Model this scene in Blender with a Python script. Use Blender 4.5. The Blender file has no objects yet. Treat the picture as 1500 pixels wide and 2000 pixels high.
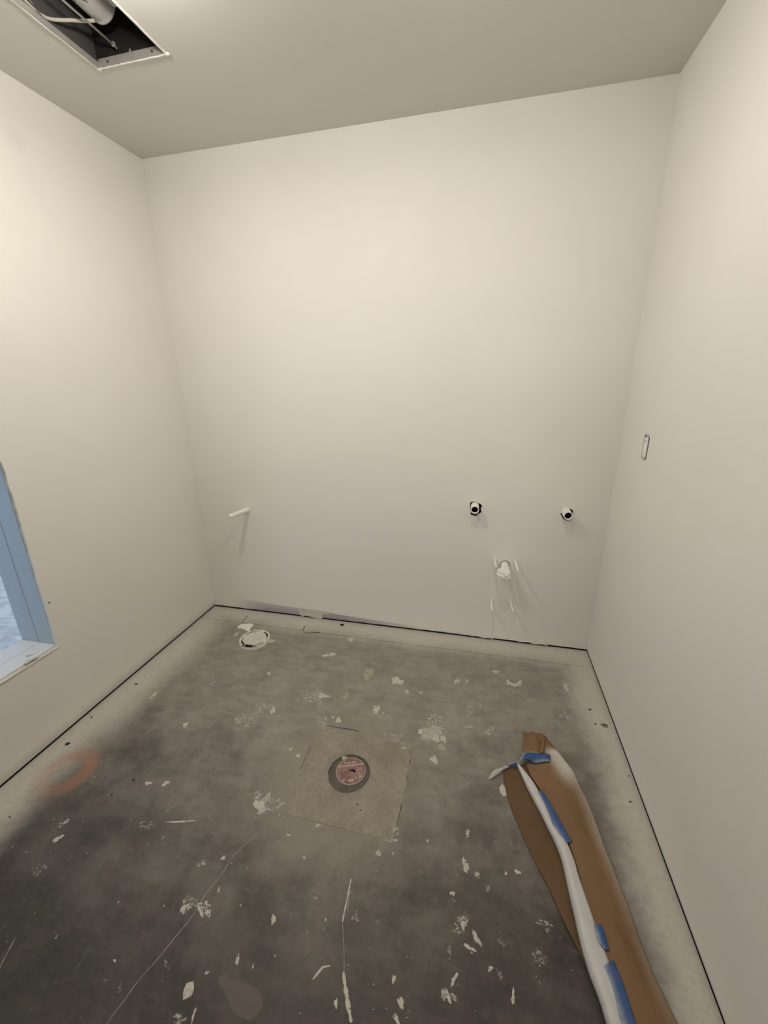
import bpy, bmesh, math, random
from mathutils import Vector, Matrix
from mathutils.geometry import tessellate_polygon

# ------------------------------------------------------------------ camera, world, exposure
sc = bpy.context.scene
col = sc.collection
W, H, FRONT = 2.522, 2.70, -2.28          # room: back wall y=0, left wall x=0, floor z=0
CAM = Vector((1.8419, -2.2962, 1.5757))
FPX, YAW, PITCH, ROLL = 802.875, -0.2360, -0.31543, -0.01703

def cam_axes():
    cy, sy, cp, sp = math.cos(YAW), math.sin(YAW), math.cos(PITCH), math.sin(PITCH)
    fw = Vector((sy*cp, cy*cp, sp)); r0 = Vector((cy, -sy, 0)); u0 = r0.cross(fw)
    cr, sr = math.cos(ROLL), math.sin(ROLL)
    return cr*r0 + sr*u0, -sr*r0 + cr*u0, fw
RX, UP, FW = cam_axes()
cd = bpy.data.cameras.new('camera'); cam = bpy.data.objects.new('camera', cd); col.objects.link(cam)
cd.sensor_fit = 'HORIZONTAL'; cd.sensor_width = 36; cd.lens = 36*FPX/1500; cd.clip_start = 0.02
M = Matrix((RX, UP, -FW)).transposed().to_4x4(); M.translation = CAM
cam.matrix_world = M
sc.camera = cam

world = bpy.data.worlds.new('world'); sc.world = world; world.use_nodes = True
wb = world.node_tree.nodes['Background']
wb.inputs[0].default_value = (0.60, 0.77, 1.0, 1); wb.inputs[1].default_value = 0.85

LAMP_SIDE_W = (30.5, 20.5)          # all-round glow of each bulb
LAMP_DOWN_W = (6.0, 3.7)           # extra light through its flat lower face
LAMP_COLOR = (1.0, 0.955, 0.875)
ADDED_GLOW = 5.0  # strength of the added glowing pane behind the camera
LAMPS = ((0.82, -1.14), (1.72, -1.12))

vs = sc.view_settings
vs.view_transform = 'Standard'; vs.look = 'None'; vs.gamma = 1.0; vs.use_curve_mapping = False
vs.exposure = 0.0

# ------------------------------------------------------------------ helpers
rnd = random.Random(7)

def at(px, py, axis=2, val=0.0):
    """point where the sight line of a photograph pixel meets the plane axis=val"""
    d = RX*((px-750)/FPX) - UP*((py-1000)/FPX) + FW
    return CAM + d*((val-CAM[axis])/d[axis])
def fl(px, py, z=0.0): return at(px, py, 2, z)

def link(name, me, mat=None, parent=None, smooth=False):
    o = bpy.data.objects.new(name, me); col.objects.link(o)
    if mat is not None and not me.materials: me.materials.append(mat)
    if parent is not None: o.parent = parent
    if smooth:
        for p in me.polygons: p.use_smooth = True
    return o
def done(bm, name, mat, parent=None, smooth=False, recalc=True):
    if recalc: bmesh.ops.recalc_face_normals(bm, faces=bm.faces)
    me = bpy.data.meshes.new(name); bm.to_mesh(me); bm.free()
    return link(name, me, mat, parent, smooth)
def tag(o, label, cat=None, group=None, kind=None):
    o['label'] = label
    if cat: o['category'] = cat
    if group: o['group'] = group
    if kind: o['kind'] = kind
    return o
def empty(name, loc=(0, 0, 0)):
    o = bpy.data.objects.new(name, None); col.objects.link(o); o.location = loc; o.empty_display_size = 0.05
    return o

XY = lambda u, v, w: (u, v, w)
def XZ(u, v, w): return (u, w, v)
def YZ(u, v, w): return (w, u, v)

def plate(bm, outer, holes, w0, w1, f=XY):
    """flat plate of thickness w0..w1 with holes"""
    loops = [outer] + list(holes)
    flat = [p for l in loops for p in l]
    tris = tessellate_polygon([[Vector((p[0], p[1], 0)) for p in l] for l in loops])
    a = [bm.verts.new(f(p[0], p[1], w0)) for p in flat]
    b = [bm.verts.new(f(p[0], p[1], w1)) for p in flat]
    for t in tris:
        try:
            bm.faces.new([a[i] for i in t]); bm.faces.new([b[i] for i in reversed(t)])
        except ValueError: pass
    k = 0
    for l in loops:
        n = len(l)
        for i in range(n):
            j = (i+1) % n
            bm.faces.new((a[k+i], a[k+j], b[k+j], b[k+i]))
        k += n
def box(bm, x0, x1, y0, y1, z0, z1, bev=0.0):
    m = Matrix.Translation(((x0+x1)/2, (y0+y1)/2, (z0+z1)/2)) @ Matrix.Diagonal((x1-x0, y1-y0, z1-z0, 1))
    r = bmesh.ops.create_cube(bm, size=1, matrix=m)
    if bev > 0:
        es = list({e for v in r['verts'] for e in v.link_edges})
        bmesh.ops.bevel(bm, geom=es, offset=bev, segments=2, affect='EDGES', profile=0.5)
def boxo(name, mat, parent, *a, bev=0.0):
    bm = bmesh.new(); box(bm, *a, bev=bev); return done(bm, name, mat, parent)
def circ(cx, cy, r, n=32, jit=0.0, rr=None):
    rr = rr or rnd
    return [(cx+r*(1+rr.uniform(-jit, jit))*math.cos(2*math.pi*i/n), cy+r*(1+rr.uniform(-jit, jit))*math.sin(2*math.pi*i/n)) for i in range(n)]
def rect(x0, x1, y0, y1): return [(x0, y0), (x1, y0), (x1, y1), (x0, y1)]
def frame_for(d):
    d = d.normalized(); a = Vector((0, 0, 1)) if abs(d.z) < 0.9 else Vector((1, 0, 0))
    u = d.cross(a).normalized(); return u, d.cross(u).normalized()
def lathe(bm, base, axis, prof, n=24, cap0=False, cap1=False):
    """prof: list of (distance along axis, radius)"""
    base = Vector(base); axis = Vector(axis).normalized(); u, v = frame_for(axis); rings = []
    for s, r in prof:
        rings.append([bm.verts.new(base+axis*s+(u*math.cos(2*math.pi*i/n)+v*math.sin(2*math.pi*i/n))*max(r, 1e-5)) for i in range(n)])
    for a, b in zip(rings, rings[1:]):
        for i in range(n):
            j = (i+1) % n; bm.faces.new((a[i], a[j], b[j], b[i]))
    if cap0: bm.faces.new(rings[0])
    if cap1: bm.faces.new(rings[-1])
def smooth_pts(pts, n):
    """Catmull-Rom resampling by arc length"""
    P = [Vector(p) for p in pts]
    dense = []
    for i in range(len(P)-1):
        p0 = P[max(i-1, 0)]; p1 = P[i]; p2 = P[i+1]; p3 = P[min(i+2, len(P)-1)]
        for k in range(12):
            t = k/12
            dense.append(0.5*((2*p1)+(p2-p0)*t+(2*p0-5*p1+4*p2-p3)*t*t+(3*p1-p0-3*p2+p3)*t**3))
    dense.append(P[-1])
    return lin_pts(dense, n)
def lin_pts(pts, n):
    P = [Vector(p) for p in pts]; s = [0]
    for a, b in zip(P, P[1:]): s.append(s[-1]+(b-a).length)
    out = []; j = 0
    for k in range(n):
        t = s[-1]*k/(n-1)
        while j < len(P)-2 and s[j+1] < t: j += 1
        dd = s[j+1]-s[j]
        out.append(P[j].lerp(P[j+1], 0 if dd == 0 else min(1, (t-s[j])/dd)))
    return out
def tube(bm, pts, r, n=8, caps=True):
    P = [Vector(p) for p in pts]; rings = []
    for i, p in enumerate(P):
        d = (P[min(i+1, len(P)-1)]-P[max(i-1, 0)]); u, v = frame_for(d)
        rr = r[i] if isinstance(r, (list, tuple)) else r
        rings.append([bm.verts.new(p+(u*math.cos(2*math.pi*k/n)+v*math.sin(2*math.pi*k/n))*rr) for k in range(n)])
    for a, b in zip(rings, rings[1:]):
        for i in range(n):
            j = (i+1) % n; bm.faces.new((a[i], a[j], b[j], b[i]))
    if caps: bm.faces.new(rings[0]); bm.faces.new(rings[-1])

# ------------------------------------------------------------------ material helpers
class NT:
    def __init__(s, name):
        s.m = bpy.data.materials.new(name); s.m.use_nodes = True
        s.t = s.m.node_tree; s.b = s.t.nodes['Principled BSDF']
        s.co = s.n('ShaderNodeTexCoord').outputs['Object']
        s._xyz = None
    def n(s, k): return s.t.nodes.new(k)
    def put(s, sock, v):
        if hasattr(v, 'is_linked') or isinstance(v, bpy.types.NodeSocket): s.t.links.new(v, sock)
        else: sock.default_value = v
    def xyz(s):
        if s._xyz is None:
            q = s.n('ShaderNodeSeparateXYZ'); s.t.links.new(s.co, q.inputs[0]); s._xyz = q.outputs
        return s._xyz
    def m2(s, op, a, b=0.0, c=None, clamp=False):
        q = s.n('ShaderNodeMath'); q.operation = op; q.use_clamp = clamp
        s.put(q.inputs[0], a); s.put(q.inputs[1], b)
        if c is not None: s.put(q.inputs[2], c)
        return q.outputs[0]
    def noise(s, scale, detail=4, rough=0.55, dist=0.0, vec=None):
        q = s.n('ShaderNodeTexNoise'); s.put(q.inputs['Vector'], vec if vec is not None else s.co)
        q.inputs['Scale'].default_value = scale; q.inputs['Detail'].default_value = detail
        q.inputs['Roughness'].default_value = rough; q.inputs['Distortion'].default_value = dist
        return q.outputs['Fac']
    def scaled(s, x, y, z, off=(0, 0, 0)):
        q = s.n('ShaderNodeMapping'); s.put(q.inputs['Vector'], s.co)
        q.inputs['Scale'].default_value = (x, y, z); q.inputs['Location'].default_value = off
        return q.outputs[0]
    def ramp(s, v, a, b, lo=0.0, hi=1.0):
        q = s.n('ShaderNodeMapRange'); q.interpolation_type = 'SMOOTHSTEP'
        s.put(q.inputs['Value'], v)
        q.inputs['From Min'].default_value = a; q.inputs['From Max'].default_value = b
        q.inputs['To Min'].default_value = lo; q.inputs['To Max'].default_value = hi
        return q.outputs[0]
    def mix(s, f, a, b):
        q = s.n('ShaderNodeMix'); q.data_type = 'RGBA'
        s.put(q.inputs[0], f)
        for i, v in ((6, a), (7, b)):
            s.put(q.inputs[i], v if not isinstance(v, tuple) else (v+(1,) if len(v) == 3 else v))
        return q.outputs[2]
    def bump(s, h, strength=0.2, dist=0.002):
        q = s.n('ShaderNodeBump'); s.put(q.inputs['Height'], h)
        q.inputs['Strength'].default_value = strength; q.inputs['Distance'].default_value = dist
        s.t.links.new(q.outputs[0], s.b.inputs['Normal'])
    def set(s, color=None, rough=0.5, metal=0.0, spec=0.5, alpha=None):
        if color is not None: s.put(s.b.inputs['Base Color'], color if not isinstance(color, tuple) else (color+(1,) if len(color) == 3 else color))
        s.put(s.b.inputs['Roughness'], rough); s.put(s.b.inputs['Metallic'], metal)
        s.b.inputs['Specular IOR Level'].default_value = spec
        if alpha is not None: s.put(s.b.inputs['Alpha'], alpha)
        return s.m

PAINT = (0.865, 0.838, 0.786)

def mat_wall(name, kind):
    t = NT(name); x, y, z = t.xyz()
    n1 = t.noise(1.3, 3); c = t.mix(t.ramp(n1, 0.35, 0.65), PAINT, (PAINT[0]*0.97, PAINT[1]*0.968, PAINT[2]*0.965))
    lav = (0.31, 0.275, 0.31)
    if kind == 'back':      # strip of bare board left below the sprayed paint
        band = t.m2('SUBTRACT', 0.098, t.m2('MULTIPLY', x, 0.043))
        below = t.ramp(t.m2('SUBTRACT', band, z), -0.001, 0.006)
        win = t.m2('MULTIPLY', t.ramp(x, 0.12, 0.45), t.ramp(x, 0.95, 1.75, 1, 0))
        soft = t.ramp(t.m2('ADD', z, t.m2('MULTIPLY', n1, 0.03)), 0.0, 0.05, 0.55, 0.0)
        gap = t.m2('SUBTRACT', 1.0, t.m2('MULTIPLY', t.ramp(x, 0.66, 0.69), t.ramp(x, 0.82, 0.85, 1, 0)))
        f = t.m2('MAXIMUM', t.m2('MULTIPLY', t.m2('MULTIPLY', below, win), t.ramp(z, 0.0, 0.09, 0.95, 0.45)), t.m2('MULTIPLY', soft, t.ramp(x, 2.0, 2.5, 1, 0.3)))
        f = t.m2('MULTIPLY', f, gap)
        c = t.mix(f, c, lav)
    elif kind == 'left':
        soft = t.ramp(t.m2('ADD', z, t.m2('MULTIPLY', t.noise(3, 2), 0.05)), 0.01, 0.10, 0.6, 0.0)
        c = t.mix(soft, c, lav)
        # faint round smudge of filler high on the wall
        d = t.n('ShaderNodeVectorMath'); d.operation = 'DISTANCE'; t.put(d.inputs[0], t.co); d.inputs[1].default_value = (0, -0.694, 2.489)
        c = t.mix(t.ramp(d.outputs['Value'], 0.02, 0.05, 0.16, 0), c, (0.62, 0.60, 0.56))
    elif kind == 'right':
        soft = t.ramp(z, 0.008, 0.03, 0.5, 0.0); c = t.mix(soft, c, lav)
    t.bump(t.noise(170, 2), 0.10, 0.001)
    return t.set(c, 0.62, spec=0.35)
M_back, M_left, M_right = mat_wall('paint_back', 'back'), mat_wall('paint_left', 'left'), mat_wall('paint_right', 'right')
def mat_plain(name, c, rough=0.6, metal=0.0, spec=0.4, nscale=60, var=0.06, bump=0.0, bscale=120):
    t = NT(name); n = t.noise(nscale, 3)
    cc = t.mix(n, tuple(min(1, k*(1-var)) for k in c), tuple(min(1, k*(1+var)) for k in c))
    if bump: t.bump(t.noise(bscale, 3), bump, 0.001)
    return t.set(cc, rough, metal, spec)
M_ceil = mat_plain('ceiling_paint', (0.72, 0.70, 0.655), 0.8, nscale=2, var=0.01, bump=0.1, bscale=170)
M_paintpipe = mat_plain('sprayed_pipe_paint', (0.90, 0.875, 0.82), 0.5, nscale=90, var=0.03, bump=0.15)  # brighter than the wall paint: light from above put into the colour
M_pvc = mat_plain('white_plastic', (0.85, 0.82, 0.78), 0.4, nscale=90, var=0.02)
M_black = mat_plain('dark_void', (0.012, 0.010, 0.009), 0.9, spec=0.1)
M_bore = mat_plain('pipe_bore', (0.006, 0.006, 0.006), 0.9, spec=0.05)
M_gap = mat_plain('gap_shade_black', (0.014, 0.011, 0.012), 0.9, spec=0.1)  # near black: shade of the gap under the boards put into the colour
M_core = mat_plain('gypsum_core', (0.55, 0.52, 0.47), 0.9, spec=0.1)
M_plenum = mat_plain('plenum_dark', (0.022, 0.020, 0.018), 0.9, spec=0.1, nscale=5, var=0.3)
M_flangewhite = mat_plain('flange_plastic', (0.70, 0.67, 0.59), 0.5, nscale=40, var=0.08, bump=0.15)
M_trim = mat_plain('lamp_trim', (0.8, 0.8, 0.78), 0.4)
M_hole = mat_plain('screw_dark', (0.05, 0.045, 0.04), 0.6, spec=0.3)
M_chipdark = mat_plain('dark_chip', (0.03, 0.03, 0.032), 0.8)

def mat_metal(name, c, rough, metal=0.85, v=0.12):
    t = NT(name)
    q = t.n('ShaderNodeTexVoronoi'); t.put(q.inputs['Vector'], t.co); q.inputs['Scale'].default_value = 70
    n = t.noise(14, 4)
    f = t.m2('ADD', t.m2('MULTIPLY', q.outputs['Distance'], 0.35), t.m2('MULTIPLY', n, 0.7))
    cc = t.mix(f, tuple(k*(1-v) for k in c), tuple(min(1, k*(1+v)) for k in c))
    t.bump(t.noise(9, 2), 0.15, 0.004)
    return t.set(cc, t.ramp(n, 0.3, 0.7, rough*0.85, rough*1.2), metal, 0.5)
M_galv = mat_metal('galvanised_steel', (0.50, 0.55, 0.58), 0.42, 0.6)
M_duct = mat_metal('duct_steel', (0.62, 0.62, 0.62), 0.5, 0.3)
M_rail = mat_metal('frame_rail_steel', (0.34, 0.32, 0.30), 0.55, 0.2)

def mat_sill():
    t = NT('oversprayed_sill'); n = t.noise(22, 4)
    c = t.mix(t.ramp(n, 0.55, 0.75), (0.74, 0.73, 0.70), (0.55, 0.53, 0.50))
    t.bump(t.noise(60, 3), 0.2, 0.001)
    return t.set(c, 0.6)
M_sill = mat_sill()

def mat_concrete(name, full=True, tint=(1, 1, 1), gain=1.0):
    t = NT(name); x, y, z = t.xyz()
    big = t.noise(1.6, 5, 0.6, 0.4); mid = t.noise(6.5, 6, 0.62, 0.3); fine = t.noise(55, 4, 0.65)
    stroke = t.noise(9, 4, 0.6, 0.2, t.scaled(1.0, 2.6, 1, (3, 1, 0)))
    v = t.m2('ADD', t.m2('MULTIPLY', big, 0.45), t.m2('MULTIPLY', mid, 0.38))
    v = t.m2('ADD', v, t.m2('MULTIPLY', stroke, 0.22))
    v = t.m2('ADD', v, t.m2('MULTIPLY', t.m2('SUBTRACT', fine, 0.5), 0.30))
    g = lambda c: tuple(a*b*gain for a, b in zip(c, tint))
    c = t.mix(t.ramp(v, 0.34, 0.72), g((0.044, 0.037, 0.032)), g((0.100, 0.089, 0.076)))
    # greenish / violet staining in wide patches
    c = t.mix(t.ramp(t.noise(2.3, 3, 0.5, 0, t.scaled(1, 1, 1, (9, 4, 0))), 0.50, 0.70, 0, 0.22), c, g((0.10, 0.108, 0.086)))
    c = t.mix(t.ramp(t.noise(18, 5, 0.7, 0.5), 0.60, 0.74, 0, 0.35), c, g((0.24, 0.222, 0.19)))
    c = t.mix(t.ramp(t.noise(11, 5, 0.7, 0.5, t.scaled(1, 1, 1, (2, 7, 0))), 0.62, 0.76, 0, 0.5), c, g((0.05, 0.044, 0.036)))
    rough = t.ramp(mid, 0.3, 0.7, 0.50, 0.68)
    if full:
        wob = t.m2('MULTIPLY', t.m2('SUBTRACT', t.noise(3.2, 4, 0.6), 0.5), 0.16)
        wob2 = t.m2('MULTIPLY', t.m2('SUBTRACT', t.noise(30, 3, 0.6), 0.5), 0.05)
        wob = t.m2('ADD', wob, wob2)
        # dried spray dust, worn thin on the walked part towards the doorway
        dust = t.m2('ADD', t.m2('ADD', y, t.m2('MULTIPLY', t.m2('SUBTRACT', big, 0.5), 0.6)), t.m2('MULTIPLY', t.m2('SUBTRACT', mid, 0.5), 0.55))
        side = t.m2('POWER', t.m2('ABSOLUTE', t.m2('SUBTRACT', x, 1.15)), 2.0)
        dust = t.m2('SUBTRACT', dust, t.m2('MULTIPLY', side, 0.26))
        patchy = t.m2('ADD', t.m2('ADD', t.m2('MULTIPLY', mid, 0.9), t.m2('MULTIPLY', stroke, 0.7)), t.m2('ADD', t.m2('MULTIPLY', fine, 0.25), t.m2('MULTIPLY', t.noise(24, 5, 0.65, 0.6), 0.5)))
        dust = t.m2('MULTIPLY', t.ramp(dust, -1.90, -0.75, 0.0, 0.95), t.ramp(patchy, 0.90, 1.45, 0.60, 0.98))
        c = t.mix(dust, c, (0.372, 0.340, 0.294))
        ml = t.ramp(t.m2('ADD', x, wob), 0.07, 0.30, 1, 0)
        mb = t.ramp(t.m2('ADD', t.m2('MULTIPLY', y, -1.0), wob), 0.06, 0.24, 1, 0)
        mr = t.ramp(t.m2('ADD', t.m2('SUBTRACT', W, x), wob), 0.04, 0.21, 1, 0)
        sp = t.m2('MAXIMUM', ml, t.m2('MAXIMUM', mb, mr))
        sp = t.m2('MULTIPLY', sp, t.ramp(fine, 0.25, 0.55, 0.78, 0.97))
        c = t.mix(sp, c, (0.60, 0.567, 0.505))
        # buff cement smeared around the patch
        d = t.n('ShaderNodeVectorMath'); d.operation = 'DISTANCE'; t.put(d.inputs[0], t.co); d.inputs[1].default_value = (1.33, -1.10, 0)
        c = t.mix(t.m2('MULTIPLY', t.ramp(t.m2('ADD', d.outputs['Value'], t.m2('MULTIPLY', wob, 1.6)), 0.20, 0.46, 0.75, 0), t.ramp(mid, 0.3, 0.6, 0.6, 1)), c, (0.315, 0.278, 0.228))
        # orange marking-paint ring
        d2 = t.n('ShaderNodeVectorMath'); d2.operation = 'DISTANCE'; t.put(d2.inputs[0], t.co); d2.inputs[1].default_value = (0.195, -1.325, 0)
        dd = t.m2('ABSOLUTE', t.m2('SUBTRACT', t.m2('ADD', d2.outputs['Value'], t.m2('MULTIPLY', wob, 0.3)), 0.088))
        ring = t.m2('MULTIPLY', t.ramp(dd, 0.004, 0.052, 0.50, 0), t.ramp(t.m2('ADD', x, y), -1.30, -0.98, 0.45, 1.0))
        c = t.mix(ring, c, (0.46, 0.20, 0.12))
    t.bump(t.m2('ADD', t.m2('MULTIPLY', mid, 0.6), t.m2('MULTIPLY', fine, 0.4)), 0.28, 0.004)
    return t.set(c, rough, spec=0.32)
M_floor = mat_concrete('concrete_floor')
def mat_patch():
    t = NT('patch_mortar'); n = t.noise(7, 5, 0.6, 0.3); f = t.noise(60, 4, 0.65)
    c = t.mix(t.ramp(t.m2('ADD', t.m2('MULTIPLY', n, 0.6), t.m2('MULTIPLY', f, 0.4)), 0.35, 0.65), (0.255, 0.222, 0.178), (0.365, 0.325, 0.268))
    t.bump(f, 0.25, 0.003)
    return t.set(c, 0.75, spec=0.25)
M_patch = mat_patch()
M_fresh = mat_concrete('recess_mortar', False, (0.95, 0.95, 0.95), 1.75)

def mat_splat(name, c, dens):
    t = NT(name)
    n = t.m2('ADD', t.m2('MULTIPLY', t.noise(75, 4, 0.7, 0.6), 0.6), t.m2('MULTIPLY', t.noise(210, 3, 0.6), 0.4))
    a = t.ramp(n, dens-0.05, dens+0.06, 0.0, 1.0)
    cc = t.mix(t.noise(60, 2), tuple(k*0.82 for k in c), c)
    return t.set(cc, 0.6, spec=0.3, alpha=a)
M_splat = mat_splat('dried_paint', (0.64, 0.605, 0.535), 0.41)
M_lacy = mat_splat('scuffed_paint', (0.56, 0.53, 0.47), 0.50)
M_faint = mat_splat('thin_paint', (0.44, 0.41, 0.36), 0.53)
M_green = mat_splat('pale_green_paint', (0.45, 0.45, 0.34), 0.42)
M_buff = mat_splat('buff_stain', (0.150, 0.131, 0.110), 0.25)

def mat_paper():
    t = NT('brown_masking_paper')
    a = t.n('ShaderNodeVertexColor'); a.layer_name = 'overspray'
    s = t.n('ShaderNodeSeparateColor'); t.t.links.new(a.outputs['Color'], s.inputs[0])
    n = t.noise(26, 4, 0.6); k = t.noise(4, 3)
    c = t.mix(k, (0.190, 0.108, 0.052), (0.265, 0.155, 0.078))
    f = t.m2('MULTIPLY', s.outputs[0], t.ramp(n, 0.2, 0.6, 0.75, 1.05), clamp=True)
    c = t.mix(f, c, (0.62, 0.585, 0.53))
    t.bump(t.m2('ADD', t.noise(35, 3), t.m2('MULTIPLY', t.noise(8, 3, 0.5, 0, t.scaled(2.5, 0.7, 1)), 1.6)), 0.40, 0.012)
    return t.set(c, 0.62, spec=0.3)
M_paper = mat_paper()
def mat_tape():
    t = NT('blue_tape')
    a = t.n('ShaderNodeVertexColor'); a.layer_name = 'overspray'
    s = t.n('ShaderNodeSeparateColor'); t.t.links.new(a.outputs['Color'], s.inputs[0])
    f = t.m2('MULTIPLY', s.outputs[0], t.ramp(t.noise(40, 4), 0.3, 0.6, 0.5, 1.1), clamp=True)
    c = t.mix(t.noise(30, 3), (0.028, 0.075, 0.22), (0.045, 0.115, 0.30))
    c = t.mix(f, c, (0.55, 0.56, 0.60))
    t.bump(t.noise(120, 2), 0.15, 0.002)
    return t.set(c, 0.55, spec=0.4)
M_tape = mat_tape()
M_fold = mat_plain('oversprayed_paper_fold', (0.66, 0.65, 0.64), 0.6, nscale=25, var=0.06, bump=0.2, bscale=30)
M_tail = mat_plain('oversprayed_tape_end', (0.62, 0.58, 0.57), 0.6, nscale=40, var=0.08)
M_tapeback = mat_plain('tape_back', (0.05, 0.07, 0.16), 0.6)

# ------------------------------------------------------------------ floor
ctr_ring = fl(682, 1509.5)
RC = (ctr_ring.x, ctr_ring.y)
floor_e = bmesh.new()
groove = -0.1515
plate(floor_e, [(-0.10, groove-0.0018), (W+0.10, groove-0.0018), (W+0.10, FRONT-0.1), (-0.10, FRONT-0.1)], [circ(RC[0], RC[1], 0.0885, 48, 0.02)], -0.05, 0.0)
plate(floor_e, [(-0.10, 0.12), (W+0.10, 0.12), (W+0.10, groove+0.0018), (-0.10, groove+0.0018)], [], -0.05, 0.0)
box(floor_e, -0.02, W+0.02, groove-0.004, groove+0.004, -0.05, -0.004)
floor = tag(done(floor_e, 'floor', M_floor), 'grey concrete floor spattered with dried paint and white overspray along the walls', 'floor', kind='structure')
# mortar in the recess round the cleanout
bm = bmesh.new(); plate(bm, circ(RC[0], RC[1], 0.094, 40), [], -0.03, -0.007)
done(bm, 'recess_bed', M_fresh, floor)['label'] = 'dark mortar bed in round recess'
# square mortar patch around the cleanout
def patch_outline():
    cs = [fl(622, 1421), fl(700, 1433), fl(760, 1445), fl(806, 1452), fl(797, 1510), fl(785, 1570), fl(768, 1640), fl(700, 1628), fl(620, 1605), fl(556, 1590), fl(575, 1540), fl(600, 1475)]
    out = []
    for i, a in enumerate(cs):
        b = cs[(i+1) % len(cs)]
        for k in range(6):
            p = a.lerp(b, k/6); out.append((p.x+rnd.uniform(-.004, .004), p.y+rnd.uniform(-.004, .004)))
    return out
bm = bmesh.new(); plate(bm, patch_outline(), [circ(RC[0], RC[1], 0.0895, 48, 0.03)], -0.004, 0.0012)
done(bm, 'mortar_patch', M_patch, floor)['label'] = 'square buff mortar patch around the red cleanout cover'

# --- paint marks on the slab, each at its own place
def blob(px, py, rx, ry, ang=0, n=22, jit=0.22, seed=0):
    r = random.Random(seed*31+int(px*7+py)); ph = [r.uniform(0, 6.28) for _ in range(4)]; out = []
    ca, sa = math.cos(math.radians(ang)), math.sin(math.radians(ang))
    for i in range(n):
        a = 2*math.pi*i/n
        k = 1+jit*(0.6*math.sin(2*a+ph[0])+0.55*math.sin(3*a+ph[1])+0.4*math.sin(5*a+ph[2])+0.35*math.sin(8*a+ph[3]))*0.8
        u, v = rx*k*math.cos(a), ry*k*math.sin(a)
        out.append((px+u*ca-v*sa, py+u*sa+v*ca))
    return out
def mark(outline_px, mat, name='paint_splatter', h=0.0009, parent=None):
    P = [fl(*p) for p in outline_px]; c = sum(P, Vector())/len(P)
    bm = bmesh.new()
    a = [bm.verts.new((p.x, p.y, 0.0002)) for p in P]
    b = [bm.verts.new((c.x+(p.x-c.x)*0.86, c.y+(p.y-c.y)*0.86, h)) for p in P]
    n = len(P)
    for i in range(n):
        j = (i+1) % n; bm.faces.new((a[i], a[j], b[j], b[i]))
    for t in tessellate_polygon([[Vector((v.co.x, v.co.y, 0)) for v in b]]):
        try: bm.faces.new([b[i] for i in t])
        except ValueError: pass
    bmesh.ops.recalc_face_normals(bm, faces=bm.faces)
    if sum(f.normal.z for f in bm.faces) < 0: bmesh.ops.reverse_faces(bm, faces=bm.faces)
    return done(bm, name, mat, parent or floor, recalc=False)
S, Lc, Fa, Gr = M_splat, M_lacy, M_faint, M_green
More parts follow.
